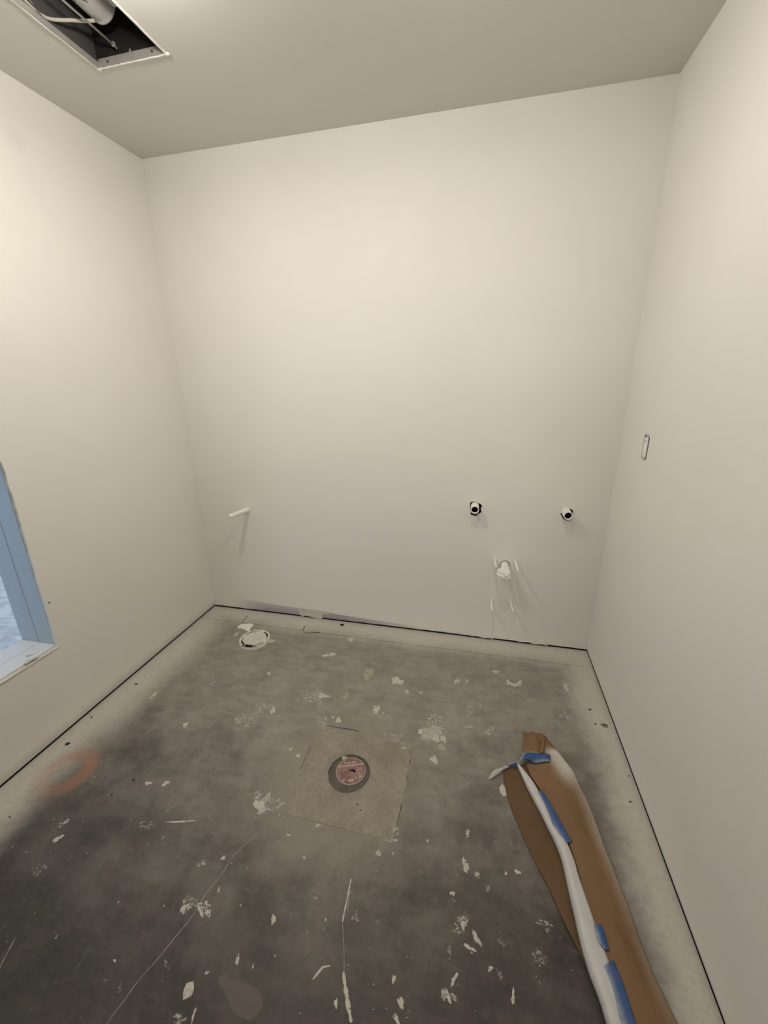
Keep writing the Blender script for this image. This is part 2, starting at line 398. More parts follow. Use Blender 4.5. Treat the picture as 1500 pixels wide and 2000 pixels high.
MARKS = [
 (685,1249,6,3.4,-8,S),(644,1279,12,3.6,-9,S),(611,1292,10,4,-12,Fa),(584,1251,6,2.5,-30,Fa),(661,1295,3,7,15,Fa),
 (719,1315,10,10,0,Gr),(776,1330,10.5,7.5,-5,S),(525,1316,3,4,0,S),(415,1331,9,6,0,Lc),(521,1348,7,4,-20,Fa),
 (613,1363,26,10,8,Lc),(631,1359,9,5,0,S),(675,1360,6.5,5,0,Gr),(660,1364,4,5,0,Fa),(735,1385,7.5,7,0,S),(746,1391,8,3,5,Lc),
 (507,1385,12,8,0,Lc),(482,1407,17,14,-20,Lc),(533,1388,5,6,20,S),(629,1411,13,11,30,Lc),(661,1407,6,4.5,0,S),(650,1401,2.6,2.4,0,S),
 (672,1447,5,4.6,0,S),(704,1412,9,8,0,Fa),(533,1436,3,6,20,Fa),(795,1351,3,5,0,S),(531,1252,7,2.3,-10,S),(549,1209,2,2,0,S),(461,1239,6,2,-30,S),
 (582,1476,3.4,3.6,0,S),(568,1463,5,1.6,-35,S),(848,1484,7,7,0,S),
 (893,1331,5,5,0,S),(912,1330,3,2.6,0,S),(968,1312,5,3,10,S),(992,1306,4.5,4,0,Lc),(993,1333,5,4.5,40,S),(1003,1338,6,3.5,10,S),(1013,1335,6,5,-20,S),
 (1108,1342,8,14,-20,Lc),(1106,1343,5,8,-20,S),(1103,1397,11,8,20,Lc),(919,1387,9,10,0,Lc),(937,1381,5,10,25,Lc),(847,1406,14,18,0,Lc),(843,1432,19,17,0,S),(848,1425,22,24,0,Lc),
 (918,1418,9,6,0,Lc),(955,1428,10,7,-10,Lc),(863,1459,8,6,0,Gr),(912,1448,8,7,0,Fa),(866,1443,5,8,0,S),(822,1353,2.4,2,0,S),(811,1362,4,4,0,Fa),
 (1040,1347,26,3,-4,Fa),(1060,1358,20,3,-6,Fa),(945,1324,26,3,-10,Fa),(1148,1478,6,8,0,Fa),(1140,1466,8,2,15,Fa),
 (302,1356,15,5,-38,Lc),(301,1357,9,3,-38,S),(362,1416,6,4,-20,S),(289,1530,6,4,0,S),(324,1530,8,3.4,-25,S),(333,1573,6,5,0,Fa),(420,1452,5,3,0,Fa),
 (113,1638,11,4,-30,S),(122,1609,12,5,-30,Lc),(105,1600,14,1.6,-20,Fa),(288,1612,13,9,0,Fa),(351,1605,24,2,-4,S),(320,1637,8,4,-40,Fa),(395,1686,9,5,-20,Lc),
 (368,1765,15,13,-35,Lc),(360,1772,14,3,-40,S),(399,1773,14,14,0,Lc),(392,1780,3.5,12,-25,S),(405,1781,6,4,0,S),
 (325,1885,5,8,-20,Lc),(350,1991,13,10,0,Lc),(378,1984,2.6,14,15,S),(224,1876,3.4,2.6,0,S),(404,1900,3,3,0,S),(204,1915,4,4,0,Fa),(75,1699,14,10,-20,Fa),(234,1931,3,10,25,Fa),(110,1825,4,10,25,Fa),
 (514,1570,21,17,20,Lc),(508,1574,9,14,-25,S),(536,1568,18,12,0,Lc),(518,1562,13,5,-50,S),(622,1612,5,3,0,S),(564,1631,4,2,0,S),(436,1676,6,3,-20,S),
 (534,1796,4,11,0,S),(464,1875,3,12,8,S),(494,1888,1.8,4,10,S),(404,1901,5,2,-20,S),(656,1960,4,9,10,S),(594,1675,3,2,0,S),(427,1738,2,5,15,S),(627,1722,4,12,15,Fa),(695,1790,6,10,20,Fa),(615,1745,10,9,0,Fa),
 (739,1666,4,7.5,5,S),(909,1691,5,15,-5,S),(912,1627,7,7,0,Lc),(973,1652,5,10,-35,Fa),(1011,1703,6,4,25,S),(988,1706,3,3,0,S),(884,1745,4.6,4.6,0,S),(886,1757,7,6,0,Fa),(953,1735,5,5,0,Lc),
 (903,1801,11,18,-10,Lc),(906,1806,6,9,-10,S),(896,1817,12,6,0,Lc),(931,1833,5,15,-35,S),(917,1851,12,4,30,S),(887,1913,4,13,20,S),(874,1945,14,13,0,Lc),(877,1950,3,11,-20,S),
 (769,1912,4,8,0,S),(783,1959,5,14,-15,S),(774,1990,5,11,-20,S),(797,1980,5,5,0,Fa),(958,1892,5,5,0,S),(978,1907,4,13,-25,Lc),(1002,1947,3,16,6,S),(1053,1870,15,16,0,Fa),(1062,1803,18,4,10,Lc),(1071,1818,4,9,10,Fa),
 (980,1840,5,10,-30,Fa),(878,1860,4,14,0,Fa),(693,1795,7,7,0,Fa),(738,1800,4,4,0,Fa),(835,1642,3,2.4,30,S),(768,1667,2.6,2.6,0,S),(893,1709,3,3,0,Lc),(931,1709,7,6,0,Lc),
 (545,1600,12,9,0,Fa),(770,1622,7,14,20,Lc),(760,1640,14,6,0,Lc),(770,1440,20,6,10,Lc),(790,1460,10,6,0,Lc),
]
for i, (px, py, rx, ry, an, mt) in enumerate(MARKS):
    mark(blob(px, py, rx, ry, an, seed=i, jit=0.50 if mt in (Lc, Fa) else 0.42), mt, h=0.0006+0.00013*(i % 9))
# larger shapes traced one by one
mark([(464,1224),(471,1219),(481,1218),(491,1217.5),(496,1221),(490,1226),(488,1231),(492,1238),(487,1240),(484,1233),(477,1229),(470,1227),(465,1228)], M_paintpipe, 'paint_spill', 0.0016)['label'] = 'white paint spill running onto toilet flange'
mark([(364,1921),(371,1918),(378,1917),(379,1927),(378,1936),(374,1945),(364,1951),(357,1953),(357,1943),(359,1932)], S, 'paint_flake', 0.0015)['label'] = 'large pale paint flake'
mark([(425,1913),(430,1905),(440,1903),(456,1912),(475,1919),(491,1924),(502,1931),(510,1943),(514,1956),(511,1969),(500,1984),(487,1994),(472,1988),(459,1981),(450,1967),(445,1952),(436,1936),(428,1924)], M_buff, 'buff_stain', 0.0006)
mark([(645,1885),(629,1887),(618,1900),(609,1914),(614,1912),(624,1901),(632,1890),(644,1888)], S)
mark([(981,1530),(975,1538),(977,1548),(984,1556),(990,1552),(988,1540)], S)
def streak(pts, w, mat, name='scratch'):
    P = smooth_pts([(x, y, 0) for x, y in pts], max(8, 4*len(pts))); r = random.Random(int(pts[0][0]))
    L, R_ = [], []
    for i, p in enumerate(P):
        d = (P[min(i+1, len(P)-1)]-P[max(0, i-1)]).normalized(); nn = Vector((-d.y, d.x, 0))
        k = w*r.uniform(0.45, 1.15)*(0.4 if i in (0, len(P)-1) else 1)
        L.append((p.x+nn.x*k, p.y+nn.y*k)); R_.append((p.x-nn.x*k, p.y-nn.y*k))
    bm = bmesh.new(); a = [bm.verts.new((*fl(*q).xy, 0.0005)) for q in L]; b = [bm.verts.new((*fl(*q).xy, 0.0005)) for q in R_]
    for i in range(len(a)-1): bm.faces.new((a[i], a[i+1], b[i+1], b[i]))
    if sum(f.normal.z for f in bm.faces) < 0: bmesh.ops.reverse_faces(bm, faces=bm.faces)
    return done(bm, name, mat, floor, recalc=False)
M_scr = mat_splat('pale_scratch', (0.34, 0.32, 0.285), 0.36)
M_crack = mat_splat('dark_crack', (0.06, 0.052, 0.045), 0.40)
streak([(505,1629),(489,1641),(457,1670),(434,1706),(398,1752),(372,1794),(336,1838),(302,1880),(269,1917),(241,1956),(209,2000),(190,2030)], 0.8, M_scr)
streak([(31,1830),(16,1858),(0,1889),(-20,1930)], 1.3, M_scr)
streak([(686,1716),(681,1740),(677,1761),(672,1784),(669,1802)], 1.6, S)
streak([(682,1745),(681,1760),(679,1778)], 1.3, M_scr)
streak([(669,1802),(671,1831),(672,1870),(672,1901)], 0.7, M_scr)
streak([(671,1898),(672,1911),(675,1931),(679,1958),(683,1980),(686,1998)], 4.2, S)
streak([(637,1416),(660,1421),(690,1426),(703,1429)], 0.9, M_crack, 'crack')
streak([(806,1452),(800,1490),(795,1515),(786,1565),(775,1610)], 0.8, M_crack, 'crack')
streak([(620,1432),(612,1446),(600,1472),(586,1505)], 0.8, M_crack, 'crack')
streak([(473,1216),(478,1209),(484,1202)], 0.7, M_crack, 'crack')
streak([(592,1232),(594,1226),(596,1222)], 0.9, M_crack, 'crack')
streak([(593,1236),(610,1236),(626,1235)], 0.6, M_crack, 'crack')
# small dark crumbs
for px, py, rx, ry, an in ((132,1453,5.5,2.4,-20),(266,1336,3,1.2,0),(179,1401,2,1,-20),(218,1553,1.8,1.5,0),(261,1523,3.2,1.6,-20),(19,1596,1.6,1.6,0),(1231,1566,2.6,1.2,0),(1152,1386,2.8,1.1,10),(1163,1414,2.4,1,10),(698,1572,1.8,1.6,0),(704,1583,1.8,1.4,0),(1228,1516,1.2,1.2,0)):
    mark(blob(px, py, rx, ry, an), M_chipdark, 'debris_crumb', 0.0025)
mark(blob(1181,1417,7,4,15), mat_splat('grey_smudge', (0.16, 0.15, 0.135), 0.42), 'grey_smudge', 0.0004)
mark(blob(668,1220.5,4,2,0,jit=0.1), M_gap, 'grey_chip', 0.001)
# countless fine specks
bm = bmesh.new(); rr = random.Random(3)
for i in range(420):
    x, y = rr.uniform(0.15, W-0.15), rr.uniform(-2.1, -0.2); s = rr.uniform(0.0008, 0.0028)
    if rr.random() < 0.10: s *= 1.7
    el = rr.uniform(0.5, 1.0); an = rr.uniform(0, 3.14); n = 7; top = []
    for k in range(n):
        a = 2*math.pi*k/n; u, v = s*math.cos(a)*rr.uniform(.7, 1.2), s*el*math.sin(a)*rr.uniform(.7, 1.2)
        top.append(bm.verts.new((x+u*math.cos(an)-v*math.sin(an), y+u*math.sin(an)+v*math.cos(an), 0.0006)))
    bm.faces.new(top)
o = done(bm, 'paint_specks', mat_plain('speck_paint', (0.42, 0.40, 0.35), 0.7), floor, recalc=False); o['kind'] = 'stuff'

# ------------------------------------------------------------------ walls
GAP = 0.014
def hole_from(pxs, jit=0.0, axis=1, val=0.0):
    pts = [at(x, y, axis, val) for x, y in pxs]
    return [(p.x, p.z) if axis == 1 else (p.y, p.z) for p in pts]
h1 = hole_from([(917.5,984),(920,980),(926,979.5),(931,981),(936,983),(941.5,986.5),(941,991),(939,994),(940.5,1001),(937,1003.5),(933,1005),(930,1009),(924,1007.5),(919.5,1006)])
h2 = hole_from([(1094.5,1004),(1098,1000),(1103,995.5),(1110,993),(1116,994.5),(1120,998.5),(1119.5,1004),(1119,1010),(1116,1016),(1110,1018.5),(1104,1017),(1100,1013.5),(1097,1008)])
dp = at(986, 1103, 1, 0); DC = (dp.x, dp.z-0.004)
h3 = circ(DC[0], DC[1]+0.003, 0.028, 24)
def ragged(p0, p1, n, amp, r=random.Random(5)):
    return [(p0[0]+(p1[0]-p0[0])*k/n, p0[1]+(p1[1]-p0[1])*k/n+r.uniform(-amp, amp)) for k in range(n)]
bm = bmesh.new()
bot = ragged((-0.0, GAP), (W, GAP), 60, 0.0012)
plate(bm, bot+[(W, GAP), (W, H), (0, H)], [h1, h2, h3], 0.0, 0.016, XZ)
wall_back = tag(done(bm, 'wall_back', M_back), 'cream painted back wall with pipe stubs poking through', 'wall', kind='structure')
boxo('shaded_track', M_gap, wall_back, -0.02, W+0.02, 0.006, 0.11, -0.002, 0.06)
boxo('cavity_blocker', M_black, wall_back, -0.2, W+0.1, 0.115, 0.13, -0.05, H+0.05)  # dark plane added behind the wall to keep sky light out
# torn, paint-stiffened paper at the foot of the wall
bm = bmesh.new()
tp = [(0.672,0.068),(0.690,0.078),(0.705,0.070),(0.72,0.067),(0.78,0.066),(0.83,0.064),(0.90,0.064),(0.98,0.056),(1.02,0.051),(0.96,0.052),(0.89,0.053),(0.852,0.048),(0.846,0.028),(0.84,0.008),(0.826,0.001),(0.80,0.003),(0.77,0.009),(0.74,0.014),(0.715,0.018),(0.705,0.010),(0.70,0.004),(0.688,0.006),(0.684,0.03)]
plate(bm, tp, [], -0.0035, 0.0, XZ)
box(bm, 0.688, 0.700, -0.010, 0.0, 0.003, 0.07, 0.003)
tube(bm, [(0.688,-0.004,0.072),(0.72,-0.004,0.069),(0.80,-0.004,0.067),(0.90,-0.004,0.063),(1.0,-0.003,0.053)], 0.002, 6)
tube(bm, [(0.83,-0.004,0.064),(0.828,-0.005,0.05),(0.826,-0.005,0.03)], 0.0022, 6)
for v in bm.verts: v.co.y -= 0.0012*math.sin(v.co.x*90)**2
done(bm, 'torn_board_paper', mat_plain('torn_paper', (0.62, 0.59, 0.53), 0.8, nscale=40, var=0.08, bump=0.3), wall_back)['label'] = 'torn paint-stiffened paper strip at foot of wall'
bm = bmesh.new()
for a, b in ((1.80, 1.98), (2.08, 2.30)):
    tube(bm, [(a+(b-a)*k/8, -0.003, 0.020-0.008*k/8+0.004*math.sin(k*2.1)) for k in range(9)], 0.0022, 6)
done(bm, 'paint_drip_edge', M_paintpipe, wall_back)

# left wall with the framed opening
OY0, OY1, OZ0, OZ1 = -2.02, -1.083, 0.424, 1.285
r5 = random.Random(11)
def rag(a, b, n, amp):
    return [(a[0]+(b[0]-a[0])*k/n+(r5.uniform(-amp, amp) if a[0] == b[0] else 0), a[1]+(b[1]-a[1])*k/n+(r5.uniform(-amp, amp) if a[1] == b[1] else 0)) for k in range(n)]
oh = rag((OY0, OZ0), (OY1, OZ0), 24, 0.0012)+rag((OY1, OZ0), (OY1, 0.906), 16, 0.0016)+rag((OY1+0.004, 0.906), (OY1+0.004, OZ1), 14, 0.0022)+rag((OY1, OZ1), (OY0, OZ1), 10, 0.001)+rag((OY0, OZ1), (OY0, OZ0), 10, 0.001)
bm = bmesh.new(); plate(bm, rect(FRONT, 0.016, GAP, H), [oh], -0.016, 0.0, YZ)
wall_left = tag(done(bm, 'wall_left', M_left), 'cream painted left wall with a framed rectangular opening', 'wall', kind='structure')
boxo('shaded_track', M_gap, wall_left, -0.11, -0.006, FRONT, 0.02, -0.002, 0.06)
bm = bmesh.new(); plate(bm, rect(FRONT, 0.13, -0.05, H+0.05), [rect(OY0-0.002, OY1+0.002, OZ0-0.01, OZ1+0.002)], -0.205, -0.190, YZ)
done(bm, 'outer_board', M_core, wall_left)
bm = bmesh.new(); plate(bm, rect(OY0-0.03, OY1+0.03, OZ0-0.03, OZ1+0.03), [rect(OY0-0.001, OY1+0.001, OZ0, OZ1)], -0.19, -0.017, YZ)
done(bm, 'rough_framing', M_black, wall_left)

win = tag(empty('window_1', (-0.1, (OY0+OY1)/2, OZ0)), 'galvanised steel framed opening with whitened sill in the left wall', 'window', kind='structure')
def wpart(name, mat, a, bev=0.0):
    bm = bmesh.new(); box(bm, *a, bev=bev)
    o = done(bm, name, mat, win)
    o.matrix_parent_inverse = Matrix.Translation(win.location).inverted(); return o
for x0, x1 in ((-0.1045, -0.0125), (-0.207, -0.1065)):
    wpart('jamb_stud', M_galv, (x0, x1, OY1-0.0015, OY1+0.006, OZ0+0.012, OZ1-0.004), 0.0012)
    wpart('jamb_stud', M_galv, (x0, x1, OY0-0.006, OY0+0.0015, OZ0+0.012, OZ1-0.004), 0.0012)
    wpart('head_track', M_galv, (x0, x1, OY0, OY1, OZ1-0.004, OZ1+0.006), 0.0012)
    wpart('sill_plate', M_sill, (x0, x1, OY0, OY1+0.002, OZ0-0.01, OZ0+0.012), 0.0015)
bm = bmesh.new()
n = 40; pa = []
for k in range(n+1):
    y = OY0+(OY1+0.006-OY0)*k/n
    pa.append((0.0005+r5.uniform(-.0008, .0012), y, OZ0+0.002+r5.uniform(-.0012, .0012)))
tube(bm, pa, [0.0045+r5.uniform(-.0008, .0008) for _ in pa], 7)
o = done(bm, 'sill_lip', mat_plain('sill_lip_board', (0.74, 0.66, 0.60), 0.8, nscale=30, var=0.08, bump=0.3), win); o.matrix_parent_inverse = Matrix.Translation(win.location).inverted()
o['label'] = 'ragged pinkish board edge under the sill'
bm = bmesh.new()
sp = [at(x, y, 2, OZ0+0.0135) for x, y in ((50,1281),(56,1279),(67,1277.5),(60,1280.5),(52,1283.5))]
plate(bm, [(p.x, p.y) for p in sp], [], OZ0+0.012, OZ0+0.0135)
o = done(bm, 'peeled_paint', mat_plain('peel_grey', (0.45, 0.43, 0.40), 0.7), win); o.matrix_parent_inverse = Matrix.Translation(win.location).inverted()
bm = bmesh.new()
sp = [at(x, y, 2, OZ0+0.014) for x, y in ((47,1296),(55,1290),(64,1285),(73,1281),(76,1283),(68,1287),(60,1291),(52,1297))]
plate(bm, [(p.x, p.y) for p in sp], [], OZ0+0.012, OZ0+0.014)
o = done(bm, 'peeled_paint', mat_plain('peel_tan', (0.50, 0.45, 0.38), 0.7), win); o.matrix_parent_inverse = Matrix.Translation(win.location).inverted()

# right wall with the cut-out of the switch box
EB = [at(1254.8, 847, 0, W), at(1266.2, 850, 0, W), at(1259, 899, 0, W), at(1247.6, 895, 0, W)]
ey0, ey1 = -0.366, -0.302; ez0, ez1 = 1.219, 1.330
oz = [(ey0, ez0+0.010), (ey0+0.010, ez0+0.006), (ey0+0.012, ez0), (ey1-0.012, ez0), (ey1-0.010, ez0+0.006), (ey1, ez0+0.008), (ey1+0.001, ez1-0.010), (ey1-0.010, ez1-0.006), (ey1-0.012, ez1), (ey0+0.013, ez1), (ey0+0.009, ez1-0.006), (ey0-0.001, ez1-0.012)]
bm = bmesh.new(); plate(bm, rect(FRONT, 0.016, GAP, H), [oz], W, W+0.016, YZ)
wall_right = tag(done(bm, 'wall_right', M_right), 'cream painted right wall with a small electrical box cut-out', 'wall', kind='structure')
boxo('shaded_track', M_gap, wall_right, W+0.0015, W+0.11, FRONT, 0.02, -0.002, 0.06)
boxo('cavity_blocker', M_black, wall_right, W+0.115, W+0.13, FRONT, 0.13, -0.05, H+0.05)  # another added dark plane, stops sky light behind this wall
# front wall behind the camera, doorway widened so the added hall light reaches further
DX0, DX1, DZ1 = 0.66, 2.08, 2.12
bm = bmesh.new(); plate(bm, [(0, 0), (DX0, 0), (DX0, DZ1), (DX1, DZ1), (DX1, 0), (W, 0), (W, H), (0, H)], [], FRONT-0.12, FRONT, XZ)
wall_front = tag(done(bm, 'wall_front', M_right), 'cream painted wall with the doorway facing the back wall', 'wall', kind='structure')
# added unseen corridor; its glowing end pane is there to brighten the back wall
M_addedhall = mat_plain('added_hall_paint', (0.42, 0.40, 0.36), 0.9, spec=0.1)
M_addedhallfloor = mat_plain('added_hall_concrete', (0.10, 0.095, 0.085), 0.8, spec=0.2)
HX0, HX1, HY = 0.55, 2.50, -8.6
for nm, a_ in (('wall_added_hall_left', (HX0-0.05, HX0, HY, FRONT-0.121, -0.05, H)), ('wall_added_hall_right', (HX1, HX1+0.05, HY, FRONT-0.121, -0.05, H))):
    tag(boxo(nm, M_addedhall, None, *a_), 'added grey corridor wall on the %s outside the doorway' % nm.split('_')[-1], 'wall', kind='structure')
bm = bmesh.new(); plate(bm, rect(HX0-0.05, HX1+0.05, -0.05, H), [rect(0.80, 2.20, 0.12, 2.25)], HY-0.06, HY, XZ)
tag(done(bm, 'wall_added_hall_end', M_addedhall), 'far end wall of the added corridor around the glowing fill pane', 'wall', kind='structure')
tag(boxo('floor_added_hall', M_addedhallfloor, None, HX0-0.05, HX1+0.05, HY-0.06, FRONT-0.101, -0.05, -0.001), 'added dark concrete corridor floor outside the doorway', 'floor', kind='structure')
tag(boxo('ceiling_added_hall', M_addedhall, None, HX0-0.05, HX1+0.05, HY-0.06, FRONT-0.001, H+0.0161, H+0.05), 'added corridor ceiling outside the doorway', 'ceiling', kind='structure')
t_ = NT('added_glow_pane'); t_.set((0.8, 0.8, 0.8), 0.2); t_.b.inputs['Emission Color'].default_value = (1.0, 0.98, 0.94, 1); t_.b.inputs['Emission Strength'].default_value = ADDED_GLOW
tag(boxo('fill_glow_pane', t_.m, None, 0.80, 2.20, HY-0.04, HY-0.03, 0.12, 2.25), 'added glowing pane at the far end of the corridor, brightening the back wall', 'window', kind='structure')
def rel(o, e): o.parent = e; o.matrix_parent_inverse = Matrix.Translation(e.location).inverted(); return o

# ceiling with its open register
CX0, CX1, CY1, CY0 = 0.360, 0.657, -0.602, -1.22
bm = bmesh.new(); plate(bm, rect(-0.016, W+0.016, FRONT, 0.016), [rect(CX0, CX1, CY0, CY1)], H, H+0.016)
ceiling = tag(done(bm, 'ceiling', M_ceil), 'flat warm grey painted ceiling with a rectangular opening', 'ceiling', kind='structure')
boxo('plenum_blocker_top', M_plenum, ceiling, -0.3, W+0.2, FRONT-0.2, 0.2, H+0.62, H+0.64)  # dark box added over the ceiling to block the sky light
for a in ((-0.3, W+0.2, 0.17, 0.19), (-0.3, W+0.2, FRONT-0.2, FRONT-0.18), (-0.3, -0.28, FRONT-0.2, 0.2), (W+0.18, W+0.2, FRONT-0.2, 0.2)):
    boxo('plenum_blocker_side', M_plenum, ceiling, *a, H-0.03, H+0.63)

# small marks in the walls
def pin(wall, axis, val, px, py, r):
    p = at(px, py, axis, val); bm = bmesh.new(); d = [0, 0, 0]; d[axis] = 1 if axis == 0 and val == 0 else -1
    lathe(bm, p, d, [(-0.001, r), (0.0007, r*0.9), (0.0008, 0.0)], 8); done(bm, 'nail_hole', M_hole, wall)
pin(wall_back, 1, 0, 680, 1131, 0.003); pin(wall_back, 1, 0, 1101, 1020, 0.0028); pin(wall_left, 0, 0, 282, 341, 0.003)
pin(wall_left, 0, 0, 96, 1177, 0.004); pin(wall_left, 0, 0, 161, 1381, 0.003); pin(wall_left, 0, 0, 340, 1226, 0.003); pin(wall_right, 0, W, 1252, 1519, 0.002)

# world beyond the opening
def mat_out():
    t = NT('polished_slab')
    n = t.noise(7, 4, 0.6, 0.8, t.scaled(1.0, 2.2, 1)); k = t.noise(2.2, 3)
    c = t.mix(t.ramp(n, 0.35, 0.65), (0.66, 0.62, 0.58), (0.95, 0.91, 0.85))
    t.bump(n, 0.7, 0.03)
    return t.set(c, t.ramp(k, 0.4, 0.6, 0.2, 0.5), spec=0.6)
bm = bmesh.new(); box(bm, -5.0, -0.21, -4.5, 2.5, -0.05, 0.0)
tag(done(bm, 'floor_adjoining', mat_out()), 'shiny pale blue-grey floor seen through the left wall opening', 'floor', kind='structure')

# ------------------------------------------------------------------ lamps in the ceiling (above the frame)
t_ = NT('lit_bulb'); t_.set((0.9, 0.9, 0.88), 0.3); t_.b.inputs['Emission Color'].default_value = LAMP_COLOR+(1,); t_.b.inputs['Emission Strength'].default_value = 8.0
M_bulb = t_.m
def lamp(kind, name, watts, z, size, parent):
    ld = bpy.data.lights.new(name, kind); ld.energy = watts; ld.color = LAMP_COLOR
    if kind == 'POINT': ld.shadow_soft_size = size
    else: ld.shape = 'DISK'; ld.size = 2*size
    o = bpy.data.objects.new(name, ld); col.objects.link(o); o.parent = parent; o.location = (0, 0, z)
for i, (lx, ly) in enumerate(LAMPS):
    e = tag(empty('ceiling_light', (lx, ly, H)), ('small bright bulb in a ceiling lampholder nearer the left wall', 'small bright bulb in a ceiling lampholder nearer the right wall')[i], 'light', 'ceiling lights')
    bm = bmesh.new(); lathe(bm, (0, 0, 0), (0, 0, -1), [(0, 0.060), (0.008, 0.060), (0.014, 0.050), (0.018, 0.024), (0.058, 0.020), (0.060, 0.0)], 36); done(bm, 'lampholder', M_trim, e, True)
    bm = bmesh.new(); lathe(bm, (0, 0, -0.080), (0, 0, -1), [(-0.018*math.cos(math.pi*k/10), 0.026*math.sin(math.pi*k/10)) for k in range(11)], 20); done(bm, 'bulb', M_bulb, e, True)
    lamp('POINT', 'bulb_glow', LAMP_SIDE_W[i], -0.080, 0.030, e); lamp('AREA', 'bulb_downlight', LAMP_DOWN_W[i], -0.112, 0.028, e)

# ------------------------------------------------------------------ open register in the ceiling
reg = tag(empty('ceiling_register_frame', (CX0, CY1, H)), 'open metal register frame set in the ceiling above the left wall', 'vent frame')
Rg = lambda o: rel(o, reg)
zt = H+0.016
Rg(boxo('side_rail', M_rail, None, CX0, CX0+0.006, CY0, CY1, H-0.004, zt, bev=0.0012))
Rg(boxo('side_rail', M_rail, None, CX1-0.006, CX1, CY0, CY1, H-0.004, zt, bev=0.0012))
# end rails leaning slightly, so that their faces show
for y0, s in ((CY1, -1), (CY0, 1)):
    Rg(boxo('end_rail', M_rail, None, CX0+0.006, CX1-0.006, min(y0, y0+s*0.004), max(y0, y0+s*0.004), H-0.003, H+0.024, bev=0.001))
bm = bmesh.new()
for a, b in (((CX0, CY0, H-0.002), (CX0, CY1, H-0.002)), ((CX1, CY0, H-0.002), (CX1, CY1, H-0.002)), ((CX0, CY1, H-0.002), (CX1, CY1, H-0.002))):
    P = lin_pts([a, b], 24); rr = random.Random(4)
    tube(bm, [p+Vector((rr.uniform(-.001, .001), rr.uniform(-.001, .001), rr.uniform(-.0008, .0008))) for p in P], 0.0035, 6)
for x in (CX0+0.001, CX1+0.004):
    bmesh.ops.create_icosphere(bm, subdivisions=2, radius=0.008, matrix=Matrix.Translation((x, CY1+0.001, H-0.003)) @ Matrix.Diagonal((1.2, 0.9, 0.6, 1)))
Rg(done(bm, 'caulk_bead', mat_plain('white_caulk', (0.82, 0.79, 0.73), 0.6), None))
for x in (CX0+0.048, CX1-0.055):
    bm = bmesh.new(); lathe(bm, (x, CY1-0.0035, H+0.011), (0, -1, 0), [(0, 0.0045), (0.0015, 0.004), (0.0018, 0)], 12); Rg(done(bm, 'screw', M_hole, None))
bm = bmesh.new(); box(bm, CX0+0.150, CX0+0.156, CY1-0.008, CY1-0.003, H+0.004, H+0.030, 0.001); box(bm, CX0+0.145, CX0+0.163, CY1-0.006, CY1-0.004, H+0.019, H+0.023, 0.001)
Rg(done(bm, 'spring_clip', M_rail, None))
# dark lined box above the frame
Rg(boxo('liner_panel', mat_metal('liner_grey', (0.075, 0.073, 0.072), 0.7, 0.1), None, CX0-0.006, CX0-0.001, CY0, CY1, H+0.014, H+0.30))
Rg(boxo('liner_panel', M_plenum, None, CX0-0.006, CX1+0.006, CY1+0.002, CY1+0.006, H+0.014, H+0.30))
Rg(boxo('liner_panel', M_plenum, None, CX1+0.001, CX1+0.006, CY0, CY1, H+0.014, H+0.30))
# duct
zb = H+0.062; DR = 0.056
de = fl(207, 50, zb); DX, y0, DZ = de.x, de.y, zb+DR
dr = empty('exhaust_duct', (DX, y0-0.05, DZ)); tag(dr, 'round grey metal duct lying above the ceiling opening', 'duct')
bm = bmesh.new()
lathe(bm, (DX, y0, DZ), (0, -1, 0), [(0.03, DR-0.010), (0.002, DR-0.010), (0.0, DR-0.005), (0.003, DR), (0.010, DR+0.001), (0.014, DR-0.002), (0.020, DR-0.001), (0.52, DR-0.001)], 36)
rel(done(bm, 'duct_shell', M_duct, None, True), dr)
bm = bmesh.new(); lathe(bm, (DX, y0-0.004, DZ), (0, -1, 0), [(0, 0.0), (0.002, DR-0.008)], 36); rel(done(bm, 'end_cap', M_plenum, None), dr)
bm = bmesh.new(); box(bm, DX+DR-0.008, DX+DR+0.016, y0-0.05, y0-0.005, DZ-0.022, DZ+0.008, 0.004); rel(done(bm, 'clamp_lug', M_duct, None), dr)
bm = bmesh.new(); tube(bm, smooth_pts([(DX-0.02, y0-0.10, DZ-DR-0.0005), (DX-0.005, y0-0.115, DZ-DR-0.001), (DX+0.012, y0-0.108, DZ-DR-0.0005), (DX+0.02, y0-0.09, DZ-DR+0.002)], 12), 0.0012, 5); rel(done(bm, 'pen_mark', M_hole, None), dr)
# hanger rod
rz = H+0.040; ra, rb = fl(222, 87, rz), fl(122, 0, rz); rc = rb+(rb-ra)*1.6
hr = empty('hanger_rod', ra); tag(hr, 'thin metal hanger rod running under the grey duct', 'rod')
bm = bmesh.new(); tube(bm, [rc, rb, ra], 0.0036, 8); rel(done(bm, 'rod', M_rail, None, True), hr)
bm = bmesh.new(); box(bm, ra.x-0.006, ra.x+0.006, ra.y-0.006, ra.y+0.004, rz-0.006, rz+0.007, 0.002); tube(bm, smooth_pts([(ra.x, ra.y, rz), (ra.x+0.006, ra.y+0.004, rz-0.006), (ra.x+0.004, ra.y+0.006, rz-0.010)], 8), 0.0016, 6)
rel(done(bm, 'end_clip', M_rail, None), hr)
